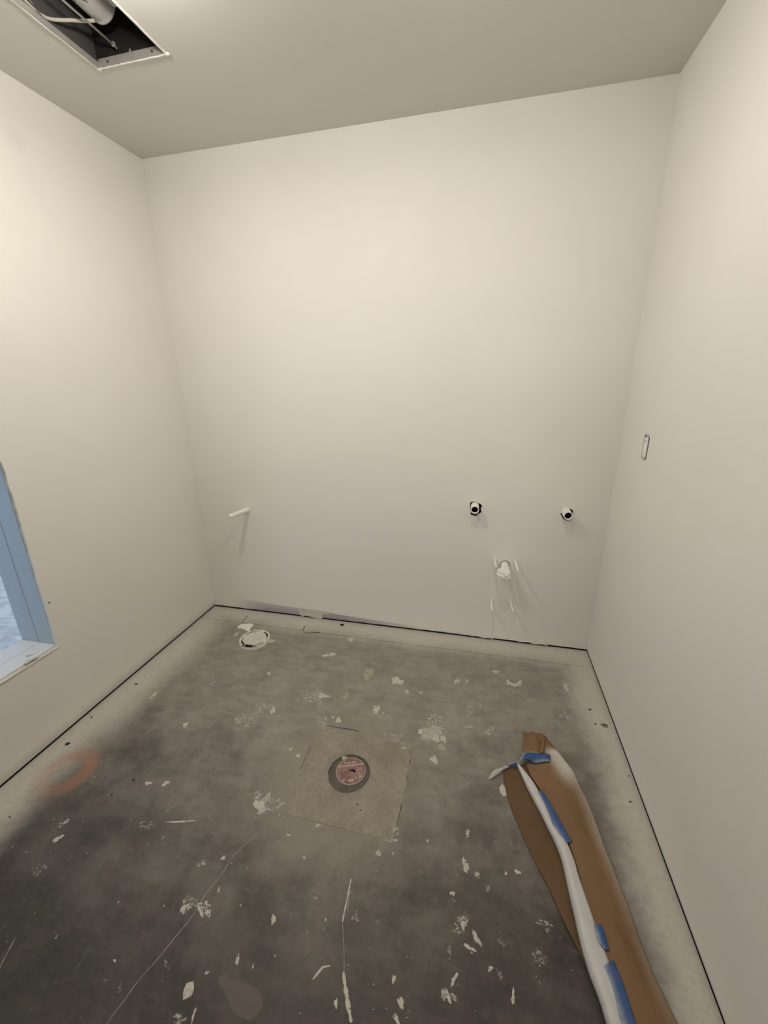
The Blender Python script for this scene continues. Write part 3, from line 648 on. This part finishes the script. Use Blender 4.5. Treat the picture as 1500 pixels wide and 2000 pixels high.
# cables
cz = H+0.030
bm = bmesh.new()
P = [fl(20, -60, H+0.024), fl(34, -18, H+0.024), fl(52, 4, H+0.024), fl(72, 23, H+0.026), fl(94, 36, H+0.028), fl(118, 39, H+0.034), fl(142, 39.5, H+0.044), fl(165, 41, H+0.054), fl(185, 40, H+0.058)]
tube(bm, smooth_pts(P, 40), 0.0050, 8)
tag(done(bm, 'electrical_cable', mat_plain('cable_sheath', (0.50, 0.47, 0.41), 0.55), None, True), 'off-white cable looping across the ceiling opening', 'cable')
bm = bmesh.new()
P = [fl(34, -58, H+0.036), fl(46, -18, H+0.036), fl(62, 6, H+0.036), fl(80, 25, H+0.038), fl(96, 33, H+0.044), fl(104, 26, H+0.09), fl(104, 10, H+0.2)]
tube(bm, smooth_pts(P, 32), 0.0026, 6)
tag(done(bm, 'electrical_cable', M_rail, None, True), 'thin grey wire beside the off-white cable in the ceiling opening', 'cable')

# ------------------------------------------------------------------ pipe stubs on the back wall
def perp(px, py, base):
    """how far a stub square to the back wall reaches, from where its tip shows"""
    best = None
    for i in range(601):
        Y = -0.6*i/600; p = at(px, py, 1, Y); e = math.hypot(p.x-base.x, p.z-base.z)
        if best is None or e < best[0]: best = (e, Y, p)
    return best[1], best[2]
# capped pipe at left
b = at(483.5, 996, 1, 0); tipy, tp_ = perp(449, 1009, b)
d = Vector((tp_.x, tipy, tp_.z))-b; Lp = d.length
st = empty('capped_pipe', b); tag(st, 'long white capped pipe stub sticking out of the left part of the back wall', 'pipe')
bm = bmesh.new(); lathe(bm, (0, 0, 0), d, [(-0.03, 0.0165), (0.02, 0.0165), (0.022, 0.0155), (Lp-0.03, 0.0150)], 24); done(bm, 'pipe', M_paintpipe, st, True)
bm = bmesh.new(); lathe(bm, (0, 0, 0), d, [(Lp-0.035, 0.0150), (Lp-0.033, 0.0162), (Lp-0.012, 0.0158), (Lp-0.004, 0.0125), (Lp, 0.007), (Lp+0.001, 0.0)], 24); done(bm, 'end_cap', M_paintpipe, st, True)
# two open sleeves
for (bx, by), (tx, ty), lab in (((927.5, 989), (927.4, 996.3), 'open white plastic pipe stub in a ragged hole, nearer the capped pipe'), ((1105, 999), (1110.2, 1008), 'open white plastic pipe stub in a ragged hole, nearer the right wall')):
    b = at(bx, by, 1, 0); Y, t = perp(tx, ty, b); d = Vector((t.x, Y, t.z))-b; L_ = d.length
    e = tag(empty('open_pipe', b), lab, 'pipe', 'open pipe stubs')
    bm = bmesh.new(); ro, ri = 0.0235, 0.0178
    lathe(bm, (0, 0, 0), d, [(-0.09, ro), (L_-0.002, ro), (L_, ro-0.0015), (L_, ri+0.0012), (L_-0.002, ri), (-0.09, ri)], 32); done(bm, 'pipe', M_pvc, e, True)
    bm = bmesh.new(); lathe(bm, (0, 0, 0), d, [(-0.085, 0), (-0.085, ri-0.0002), (L_-0.014, ri-0.0003)], 28); done(bm, 'bore', M_bore, e)
# drain stub with crumpled plastic
b = Vector((DC[0], 0, DC[1])); t = at(982, 1126, 1, -0.13)
e = tag(empty('drain_stub', b), 'white drain pipe stub with a crumpled plastic wrap over its end', 'pipe')
dvec = Vector((0, -1, 0.0))
bm = bmesh.new(); lathe(bm, (0, 0, 0), dvec, [(-0.08, 0.0245), (0.088, 0.0245), (0.090, 0.0230), (0.090, 0.0)], 30); done(bm, 'pipe', M_paintpipe, e, True)
bm = bmesh.new(); rr = random.Random(21); n = 22; rings = []
prof = [(0.066, 0.0262), (0.074, 0.0285), (0.084, 0.0310), (0.100, 0.0315), (0.118, 0.030), (0.130, 0.024), (0.136, 0.012)]
for k, (s, r) in enumerate(prof):
    ring = []
    for i in range(n):
        a = 2*math.pi*i/n
        q = r*(1+0.13*math.sin(5*a+k*0.7)+0.07*math.sin(9*a+1.3*k)+rr.uniform(-0.07, 0.07))
        x, z = q*math.cos(a), q*math.sin(a)
        if math.cos(a) < -0.45 and k in (2, 3, 4): x -= 0.026*(-math.cos(a)-0.35)*(1.2 if k == 3 else 0.9)
        ring.append(bm.verts.new((x, -s+rr.uniform(-0.004, 0.004), z-0.003*k*0.5)))
    rings.append(ring)
for a, c in zip(rings, rings[1:]):
    for i in range(n):
        j = (i+1) % n; bm.faces.new((a[i], a[j], c[j], c[i]))
bm.faces.new(rings[-1])
done(bm, 'plastic_wrap', mat_plain('crumpled_plastic', (0.86, 0.84, 0.79), 0.35, nscale=60, var=0.03, bump=0.3, bscale=60), e)['label'] = 'crumpled white plastic wrap'
# four threaded studs
for (bx, by), (tx, ty), lab in (((966.5, 1093), (968.8, 1108), 'upper left white stud beside the drain stub'), ((1006.5, 1096), (1012, 1116), 'upper right white stud beside the drain stub'),
                                ((960, 1172), (961, 1193.5), 'lower left white stud under the drain stub'), ((998.5, 1177), (1002, 1195), 'lower right white stud under the drain stub')):
    b = at(bx, by, 1, 0); Y, t = perp(tx, ty, b); d = Vector((t.x, Y, t.z))-b; L_ = d.length
    e = tag(empty('carrier_stud', b), lab, 'stud', 'studs around the drain stub')
    bm = bmesh.new(); prof = [(-0.02, 0.0066)]
    k = 0.004
    while k < L_-0.006: prof += [(k, 0.0064), (k+0.0025, 0.0070)]; k += 0.005
    prof += [(L_-0.003, 0.0064), (L_, 0.0045), (L_+0.0004, 0.0)]
    lathe(bm, (0, 0, 0), d, prof, 16); done(bm, 'rod', M_paintpipe, e, True)
    bm = bmesh.new(); lathe(bm, (0, 0, 0), (0, -1, 0), [(-0.001, 0.0105), (0.0015, 0.0100), (0.004, 0.0074)], 16); done(bm, 'paint_collar', M_paintpipe, e, True)

# ------------------------------------------------------------------ electrical box in the right wall
e = tag(empty('electrical_box', (W, (ey0+ey1)/2, ez0)), 'recessed electrical switch box painted over on the right wall', 'electrical box')
E_ = lambda o: rel(o, e)
M_ebox = mat_plain('box_steel_painted', (0.66, 0.63, 0.57), 0.6, nscale=50, var=0.1); M_edark = mat_plain('box_steel_dark', (0.05, 0.045, 0.04), 0.7)
bm = bmesh.new(); bi = rect(ey0+0.009, ey1-0.004, ez0+0.012, ez1-0.012); bo = rect(ey0+0.007, ey1-0.001, ez0+0.009, ez1-0.009)
plate(bm, bo, [bi], W+0.006, W+0.060, YZ); E_(done(bm, 'box_body', M_edark, None))
E_(boxo('box_back', M_edark, None, W+0.056, W+0.060, ey0+0.008, ey1-0.003, ez0+0.011, ez1-0.011))
# sprayed masking card pushed into the box
bm = bmesh.new(); plate(bm, rect(ey0+0.023, ey1-0.002, ez0+0.013, ez1-0.014), [], W+0.003, W+0.006, YZ); E_(done(bm, 'cover_plate', M_paintpipe, None))
for z0, z1 in ((ez1-0.013, ez1-0.001), (ez0+0.001, ez0+0.011)):
    bm = bmesh.new(); yc = (ey0+ey1)/2
    plate(bm, rect(yc-0.009, yc+0.011, z0, z1), [circ(yc, (z0+z1)/2, 0.0026, 12)], W+0.002, W+0.0045, YZ); E_(done(bm, 'mounting_ear', M_ebox, None))
for y, z in ((ey1-0.018, ez1-0.030), (ey1-0.016, ez0+0.022)):
    bm = bmesh.new(); lathe(bm, (W+0.003, y, z), (-1, 0, 0), [(0, 0.0028), (0.0012, 0.0024), (0.0014, 0)], 10); E_(done(bm, 'screw', M_hole, None))

# ------------------------------------------------------------------ toilet flange
fc = fl(497.5, 1247.5, 0.012)
e = tag(empty('toilet_flange', (fc.x, fc.y, 0)), 'white round toilet flange set in the floor near the back left corner', 'flange')
def arc_slot(r0, r1, a0, a1, n=12, head=True):
    p = [(r1*math.cos(math.radians(a0+(a1-a0)*k/n)), r1*math.sin(math.radians(a0+(a1-a0)*k/n))) for k in range(n+1)]
    q = [(r0*math.cos(math.radians(a1+(a0-a1)*k/n)), r0*math.sin(math.radians(a1+(a0-a1)*k/n))) for k in range(n+1)]
    if head:     # wider keyhole end
        rm = (r0+r1)/2; c = (rm*math.cos(math.radians(a0)), rm*math.sin(math.radians(a0)))
        q = q[:-1]; p = p[1:]
        hd = [(c[0]+0.0085*math.cos(math.radians(a0+180+t)), c[1]+0.0085*math.sin(math.radians(a0+180+t))) for t in (-80, -50, -20, 10, 40, 70)]
        return p+q+hd
    return p+q
RO = 0.094
slots = [arc_slot(0.0715, 0.083, a, a+48) for a in (18, 108, 198, 288)]
bm = bmesh.new(); plate(bm, circ(0, 0, RO, 64), [circ(0, 0, 0.062, 48)]+slots, 0.006, 0.016)
done(bm, 'flange_ring', M_flangewhite, e)
bm = bmesh.new(); plate(bm, circ(0, 0, RO-0.003, 48), [circ(0, 0, 0.063, 48)], 0.0, 0.0065); done(bm, 'slot_bed', M_black, e)
bm = bmesh.new(); lathe(bm, (0, 0, 0), (0, 0, 1), [(0.0, RO+0.003), (0.007, RO+0.001), (0.010, RO-0.001)], 48); done(bm, 'base_rim', M_flangewhite, e, True)
bm = bmesh.new(); lathe(bm, (0, 0, 0), (0, 0, 1), [(0.016, 0.064), (0.0165, 0.060), (0.006, 0.055), (0.005, 0.046), (0.010, 0.043), (0.010, 0.039), (0.001, 0.036), (0.001, 0.016), (0.008, 0.013), (0.008, 0.0)], 48); done(bm, 'test_plug', M_flangewhite, e, True)
for a in (5, 95, 185, 275):
    x, y = 0.0785*math.cos(math.radians(a)), 0.0785*math.sin(math.radians(a))
    bm = bmesh.new(); lathe(bm, (x, y, 0.016), (0, 0, 1), [(-0.001, 0.0042), (0.0012, 0.0036), (0.0015, 0)], 12); done(bm, 'screw', M_hole, e)
bm = bmesh.new()
for k, ps in enumerate((((-0.045, 0.11, 0.003), (-0.040, 0.085, 0.0165), (-0.028, 0.066, 0.0175), (-0.018, 0.05, 0.012)),)):
    tube(bm, smooth_pts(ps, 10), [0.004, 0.006, 0.007, 0.008, 0.0085, 0.008, 0.007, 0.006, 0.0045, 0.003], 8)
for v in bm.verts: v.co.z = max(0.0005, v.co.z*0.75+0.002)
done(bm, 'paint_drip', M_splat, e, True)
e.rotation_euler.z = math.radians(6)

# ------------------------------------------------------------------ red cleanout cover
dc = fl(685.3, 1505.5, -0.002)
e = tag(empty('cleanout_cover', (dc.x, dc.y, -0.007)), 'round faded red cleanout cover with white print, set in the concrete', 'cover')
s0, s1 = fl(663, 1495), fl(706, 1489.5); e.rotation_euler.z = math.atan2(s1.y-s0.y, s1.x-s0.x)
def mat_red():
    t = NT('faded_red_disc'); n = t.noise(40, 4, 0.65)
    c = t.mix(t.ramp(n, 0.35, 0.65), (0.19, 0.095, 0.082), (0.32, 0.20, 0.175))
    c = t.mix(t.ramp(t.noise(18, 3), 0.52, 0.68, 0, 0.6), c, (0.27, 0.185, 0.13))
    t.bump(t.noise(90, 2), 0.15, 0.001)
    return t.set(c, 0.5)
M_red = mat_red(); M_print = mat_plain('white_print', (0.58, 0.47, 0.43), 0.6, nscale=120, var=0.15)
cres = [(0.016*math.cos(math.radians(a))+0.004, 0.012*math.sin(math.radians(a))-0.005) for a in range(-25, 131, 12)]
cres += [(0.0085*math.cos(math.radians(a))+0.0015, 0.0065*math.sin(math.radians(a))-0.006) for a in range(131, -26, -12)]
bm = bmesh.new(); plate(bm, circ(0, 0, 0.0605, 56), [cres], 0.001, 0.005); disc = done(bm, 'disc', M_red, e)
bm = bmesh.new(); plate(bm, circ(0.004, -0.005, 0.03, 24), [], 0.0003, 0.0008); done(bm, 'finger_recess', M_black, e)
bm = bmesh.new(); lathe(bm, (0, 0, 0), (0, 0, 1), [(0.0, 0.0625), (0.0052, 0.0625), (0.0058, 0.0615), (0.0052, 0.0603), (0.002, 0.0603)], 56); done(bm, 'rim', M_print, e, True)
def bar(x0, x1, y, w, mat=M_print, name='printed_stripe', ang=0):
    bm = bmesh.new(); box(bm, x0, x1, y-w, y+w, 0.0049, 0.0054); done(bm, name, mat, disc)
bar(-0.052, 0.053, 0.0285, 0.0014); bar(-0.055, 0.056, 0.0235, 0.0013); bar(-0.057, 0.058, 0.0185, 0.0007, M_red)
bm = bmesh.new(); rr = random.Random(2); x = -0.027
while x < 0.024:
    w = rr.uniform(0.003, 0.0055); hgt = rr.uniform(0.0022, 0.0036)
    if not -0.001 < x < 0.004:
        box(bm, x, x+w*0.72, 0.0405-hgt, 0.0405+hgt, 0.0049, 0.0053)
    x += w+0.0012
done(bm, 'worn_print', M_print, disc)
bm = bmesh.new()
for a, b, c_, d_ in ((-0.014, 0.010, -0.048, -0.038), (-0.038, -0.028, -0.042, -0.034), (0.034, 0.044, -0.036, -0.026), (0.028, 0.036, -0.044, -0.036), (0.026, 0.044, -0.019, -0.016), (0.016, 0.022, -0.042, -0.030)):
    for k in range(3):
        box(bm, a+(b-a)*k/3+0.0004, a+(b-a)*(k+0.8)/3, c_+rr.uniform(0, .002), d_-rr.uniform(0, .003), 0.0049, 0.0053)
for y in (0.011, 0.006, 0.001): box(bm, 0.022+rr.uniform(0, .004), 0.050, y-0.0004, y+0.0004, 0.0049, 0.0052)
done(bm, 'worn_print', M_print, disc)
# crumb of plaster on its edge
cr = fl(673, 1481)
bm = bmesh.new(); bmesh.ops.create_icosphere(bm, subdivisions=2, radius=0.013, matrix=Matrix.Translation((cr.x, cr.y, -0.001)) @ Matrix.Diagonal((1, 0.9, 0.38, 1)))
for v in bm.verts: v.co += Vector((rnd.uniform(-.002, .002), rnd.uniform(-.002, .002), rnd.uniform(-.001, .001)))
done(bm, 'plaster_crumb', M_green, floor)

# ------------------------------------------------------------------ brown masking paper with blue tape
pc = fl(1080, 1600)
paper = tag(empty('masking_paper', (pc.x, pc.y, 0)), 'crumpled strip of brown masking paper with blue tape lying along the right wall', 'paper')
def loft(name, mat, cols, nu, nv, spray=None, bump=None, thick=0.0006, lab=None):
    """cols: polylines running along the strip, each a list of (px, py, height)"""
    lines = [lin_pts([fl(x, y, z) for x, y, z in c], nv) if len(c) < 3 else smooth_pts([fl(x, y, z) for x, y, z in c], nv) for c in cols]
    bm = bmesh.new(); grid = []; uv = {}; cl = bm.verts.layers.float_color.new('overspray')
    for j in range(nv):
        row = smooth_pts([l[j] for l in lines], nu) if len(lines) > 2 else lin_pts([l[j] for l in lines], nu)
        vr = []
        for i, p in enumerate(row):
            u, v = i/(nu-1), j/(nv-1); q = p.copy()
            if bump: q.z += bump(u, v)
            q.z = max(q.z, 0.0018); w = bm.verts.new(q); vr.append(w); uv[w] = (u, v)
        grid.append(vr)
    bm.verts.index_update()
    for j in range(nv-1):
        for i in range(nu-1): bm.faces.new((grid[j][i], grid[j][i+1], grid[j+1][i+1], grid[j+1][i]))
    for w, (u, v) in uv.items():
        s = max(0, min(1, spray(u, v))) if spray else 0
        w[cl] = (s, s, s, 1)
    if sum(f.normal.z for f in bm.faces) < 0: bmesh.ops.reverse_faces(bm, faces=bm.faces)
    bm.normal_update()
    o = done(bm, name, mat, None, True, recalc=False)
    md = o.modifiers.new('thickness', 'SOLIDIFY'); md.thickness = thick; md.offset = -1
    rel(o, paper)
    if lab: o['label'] = lab
    return o
sst = lambda a, b, x: (lambda t: t*t*(3-2*t))(max(0, min(1, (x-a)/(b-a))))
wav = lambda u, v: 0.0022*math.sin(17*v+5*u)+0.0014*math.sin(41*v-9*u+1)
# main sheet: left edge, middle ridge, right edge
loft('paper_sheet', M_paper, [
 [(1021,1431,.006),(1022,1470,.014),(1034,1510,.020),(1052,1538,.024),(1076,1578,.026),(1108,1642,.026),(1126,1690,.026),(1144,1755,.028),(1166,1820,.030),(1184,1885,.031),(1200,1930,.031),(1222,2000,.031),(1270,2090,.032),(1300,2200,.030)],
 [(1050,1431,.010),(1058,1468,.020),(1078,1505,.026),(1098,1545,.030),(1118,1600,.030),(1138,1650,.029),(1160,1705,.029),(1186,1770,.030),(1212,1835,.031),(1235,1893,.031),(1255,1940,.031),(1280,2000,.031),(1318,2090,.031),(1360,2200,.030)],
 [(1067,1438,.004),(1104,1486,.010),(1122,1510,.012),(1134,1538,.012),(1148,1566,.010),(1162,1600,.009),(1180,1652,.008),(1203,1708,.008),(1232,1784,.008),(1250,1838,.007),(1272,1893,.006),(1292,1935,.006),(1324,2000,.006),(1372,2090,.006),(1430,2200,.006)],
], 26, 110, spray=lambda u, v: max(sst(.45, .80, u)*sst(.085, .125, v+.03*u)*(1-sst(.15, .30, v))*1.0, 0.45*sst(.62, 1.05, u)*sst(.09, .2, v)*(1-0.55*sst(.3, .8, v)), 0.42*(1-sst(.1, .7, u))*sst(.105, .115, v)*(1-sst(.14, .19, v))),
 bump=lambda u, v: wav(u, v)*math.sin(math.pi*min(1, max(0, u)))**0.5*0.8 + (0.004*math.sin(u*16+1.5)*sst(.09, .05, v) if v < .09 else 0))
# darker flap folded underneath, to the left
M_flap = mat_plain('brown_paper_reverse', (0.135, 0.076, 0.034), 0.7, nscale=6, var=0.15, bump=0.2, bscale=40)
loft('under_flap', M_flap, [
 [(981,1503,.006),(984,1522,.005),(990,1552,.004),(998,1579,.004),(1018,1626,.004),(1048,1690,.005),(1071,1733,.005),(1100,1798,.006),(1128,1853,.006),(1150,1898,.006),(1180,1955,.006),(1205,2000,.006),(1265,2110,.006)],
 [(1000,1499,.012),(1016,1522,.009),(1028,1556,.008),(1042,1588,.008),(1062,1630,.008),(1088,1690,.008),(1104,1735,.009),(1124,1798,.009),(1146,1853,.009),(1166,1898,.009),(1196,1955,.009),(1222,2000,.009),(1290,2110,.009)],
 [(1024,1492,.020),(1052,1524,.008),(1072,1556,.007),(1092,1590,.007),(1112,1632,.007),(1134,1690,.007),(1148,1735,.007),(1168,1798,.007),(1188,1853,.007),(1204,1898,.007),(1232,1955,.007),(1258,2000,.007),(1330,2110,.007)],
], 14, 80, bump=lambda u, v: 0.0016*math.sin(23*v+4*u), spray=None)
# white oversprayed fold standing up between them: left foot, ridge, right foot
loft('whitened_fold', M_fold, [
 [(1008,1491,.022),(1024,1528,.016),(1042,1564,.016),(1060,1599,.016),(1072,1623,.016),(1081,1641,.017),(1096,1679,.018),(1105,1717,.018),(1119,1780,.020),(1131,1834,.021),(1142,1874,.022),(1153,1910,.022),(1170,1955,.022),(1184,2000,.022),(1215,2100,.022)],
 [(1010,1491,.030),(1029,1525,.036),(1048,1561,.038),(1068,1600,.038),(1082,1627,.038),(1092,1645,.039),(1106,1681,.040),(1115,1719,.041),(1131,1780,.044),(1144,1834,.045),(1156,1874,.046),(1168,1910,.046),(1184,1955,.046),(1198,2000,.046),(1230,2100,.046)],
 [(1012,1491,.030),(1038,1522,.033),(1058,1556,.032),(1078,1592,.032),(1094,1622,.031),(1108,1648,.031),(1122,1681,.031),(1132,1716,.031),(1152,1775,.033),(1172,1830,.034),(1186,1870,.035),(1198,1905,.035),(1214,1952,.035),(1230,2000,.035),(1262,2100,.035)],
], 10, 90, bump=lambda u, v: 0.0012*math.sin(31*v+2*u))
# blue tape
tl = lambda a, b: (lambda u, v: a*(1-sst(0.05, 0.6, u))+b)
loft('tape_strip', M_tape, [[(1021,1471,.030),(1046,1470,.032),(1062,1471,.030),(1075,1475,.026)], [(1012,1490,.036),(1022,1484,.048),(1032,1483,.046),(1044,1489,.034),(1060,1488,.030),(1075,1488.5,.026)]], 6, 22,
     spray=lambda u, v: 1.1*(1-sst(.0, .14, v))+0.45*sst(.5, 1, u)*sst(.4, .6, v), bump=lambda u, v: 0.002*math.sin(9*v), lab='short blue tape strip across the top of the paper')
loft('tape_strip', M_tape, [[(1049,1545,.035),(1060,1577,.036),(1066,1590,.036),(1080,1615,.036),(1101,1648,.035)], [(1060,1545,.034),(1075,1569,.034),(1090,1595,.033),(1104,1620,.033),(1118,1644,.032)]], 6, 24, spray=tl(0.55, 0.03), lab='long blue tape strip in the middle of the paper')
loft('tape_strip', M_tape, [[(1160,1806,.040),(1164,1822,.040),(1168,1838,.040),(1180,1853,.040)], [(1174,1806,.037),(1180,1819,.037),(1185,1838,.037),(1190,1857,.037)]], 6, 14, spray=tl(0.6, 0.0), lab='small blue tape scrap on the paper fold')
loft('tape_strip', M_tape, [[(1178,1888,.042),(1187,1915,.042),(1196,1948,.042),(1214,2000,.042),(1246,2100,.042)], [(1198,1874,.038),(1208,1898,.038),(1219,1926,.038),(1242,2000,.038),(1274,2100,.038)]], 6, 26, spray=tl(0.55, 0.03), lab='long blue tape strip at the near end of the paper')
# twisted loose tape end
loft('tape_end', M_tail, [[(1010,1487,.040),(994,1493,.034),(977,1500,.030),(964,1505,.026),(953,1522,.006)], [(1012,1492,.034),(1000,1496,.026),(984,1503,.022),(974,1511,.016),(956,1523,.004)]], 5, 18, lab='twisted whitened tape end')
loft('tape_end', M_tapeback, [[(1009,1488,.039),(993,1494.5,.032),(975,1502,.027),(962,1507,.022)], [(1010,1499,.026),(996,1500,.020),(980,1508,.014),(968,1514,.008)]], 5, 14, lab='dark blue back of the twisted tape')
# fold creases at the far end
loft('paper_crease', M_paper, [[(1060,1434,.016),(1056,1452,.026),(1054,1470,.032)], [(1064,1436,.020),(1061,1452,.032),(1058,1471,.034)], [(1066,1437,.010),(1064,1453,.018),(1063,1472,.024)]], 6, 12)
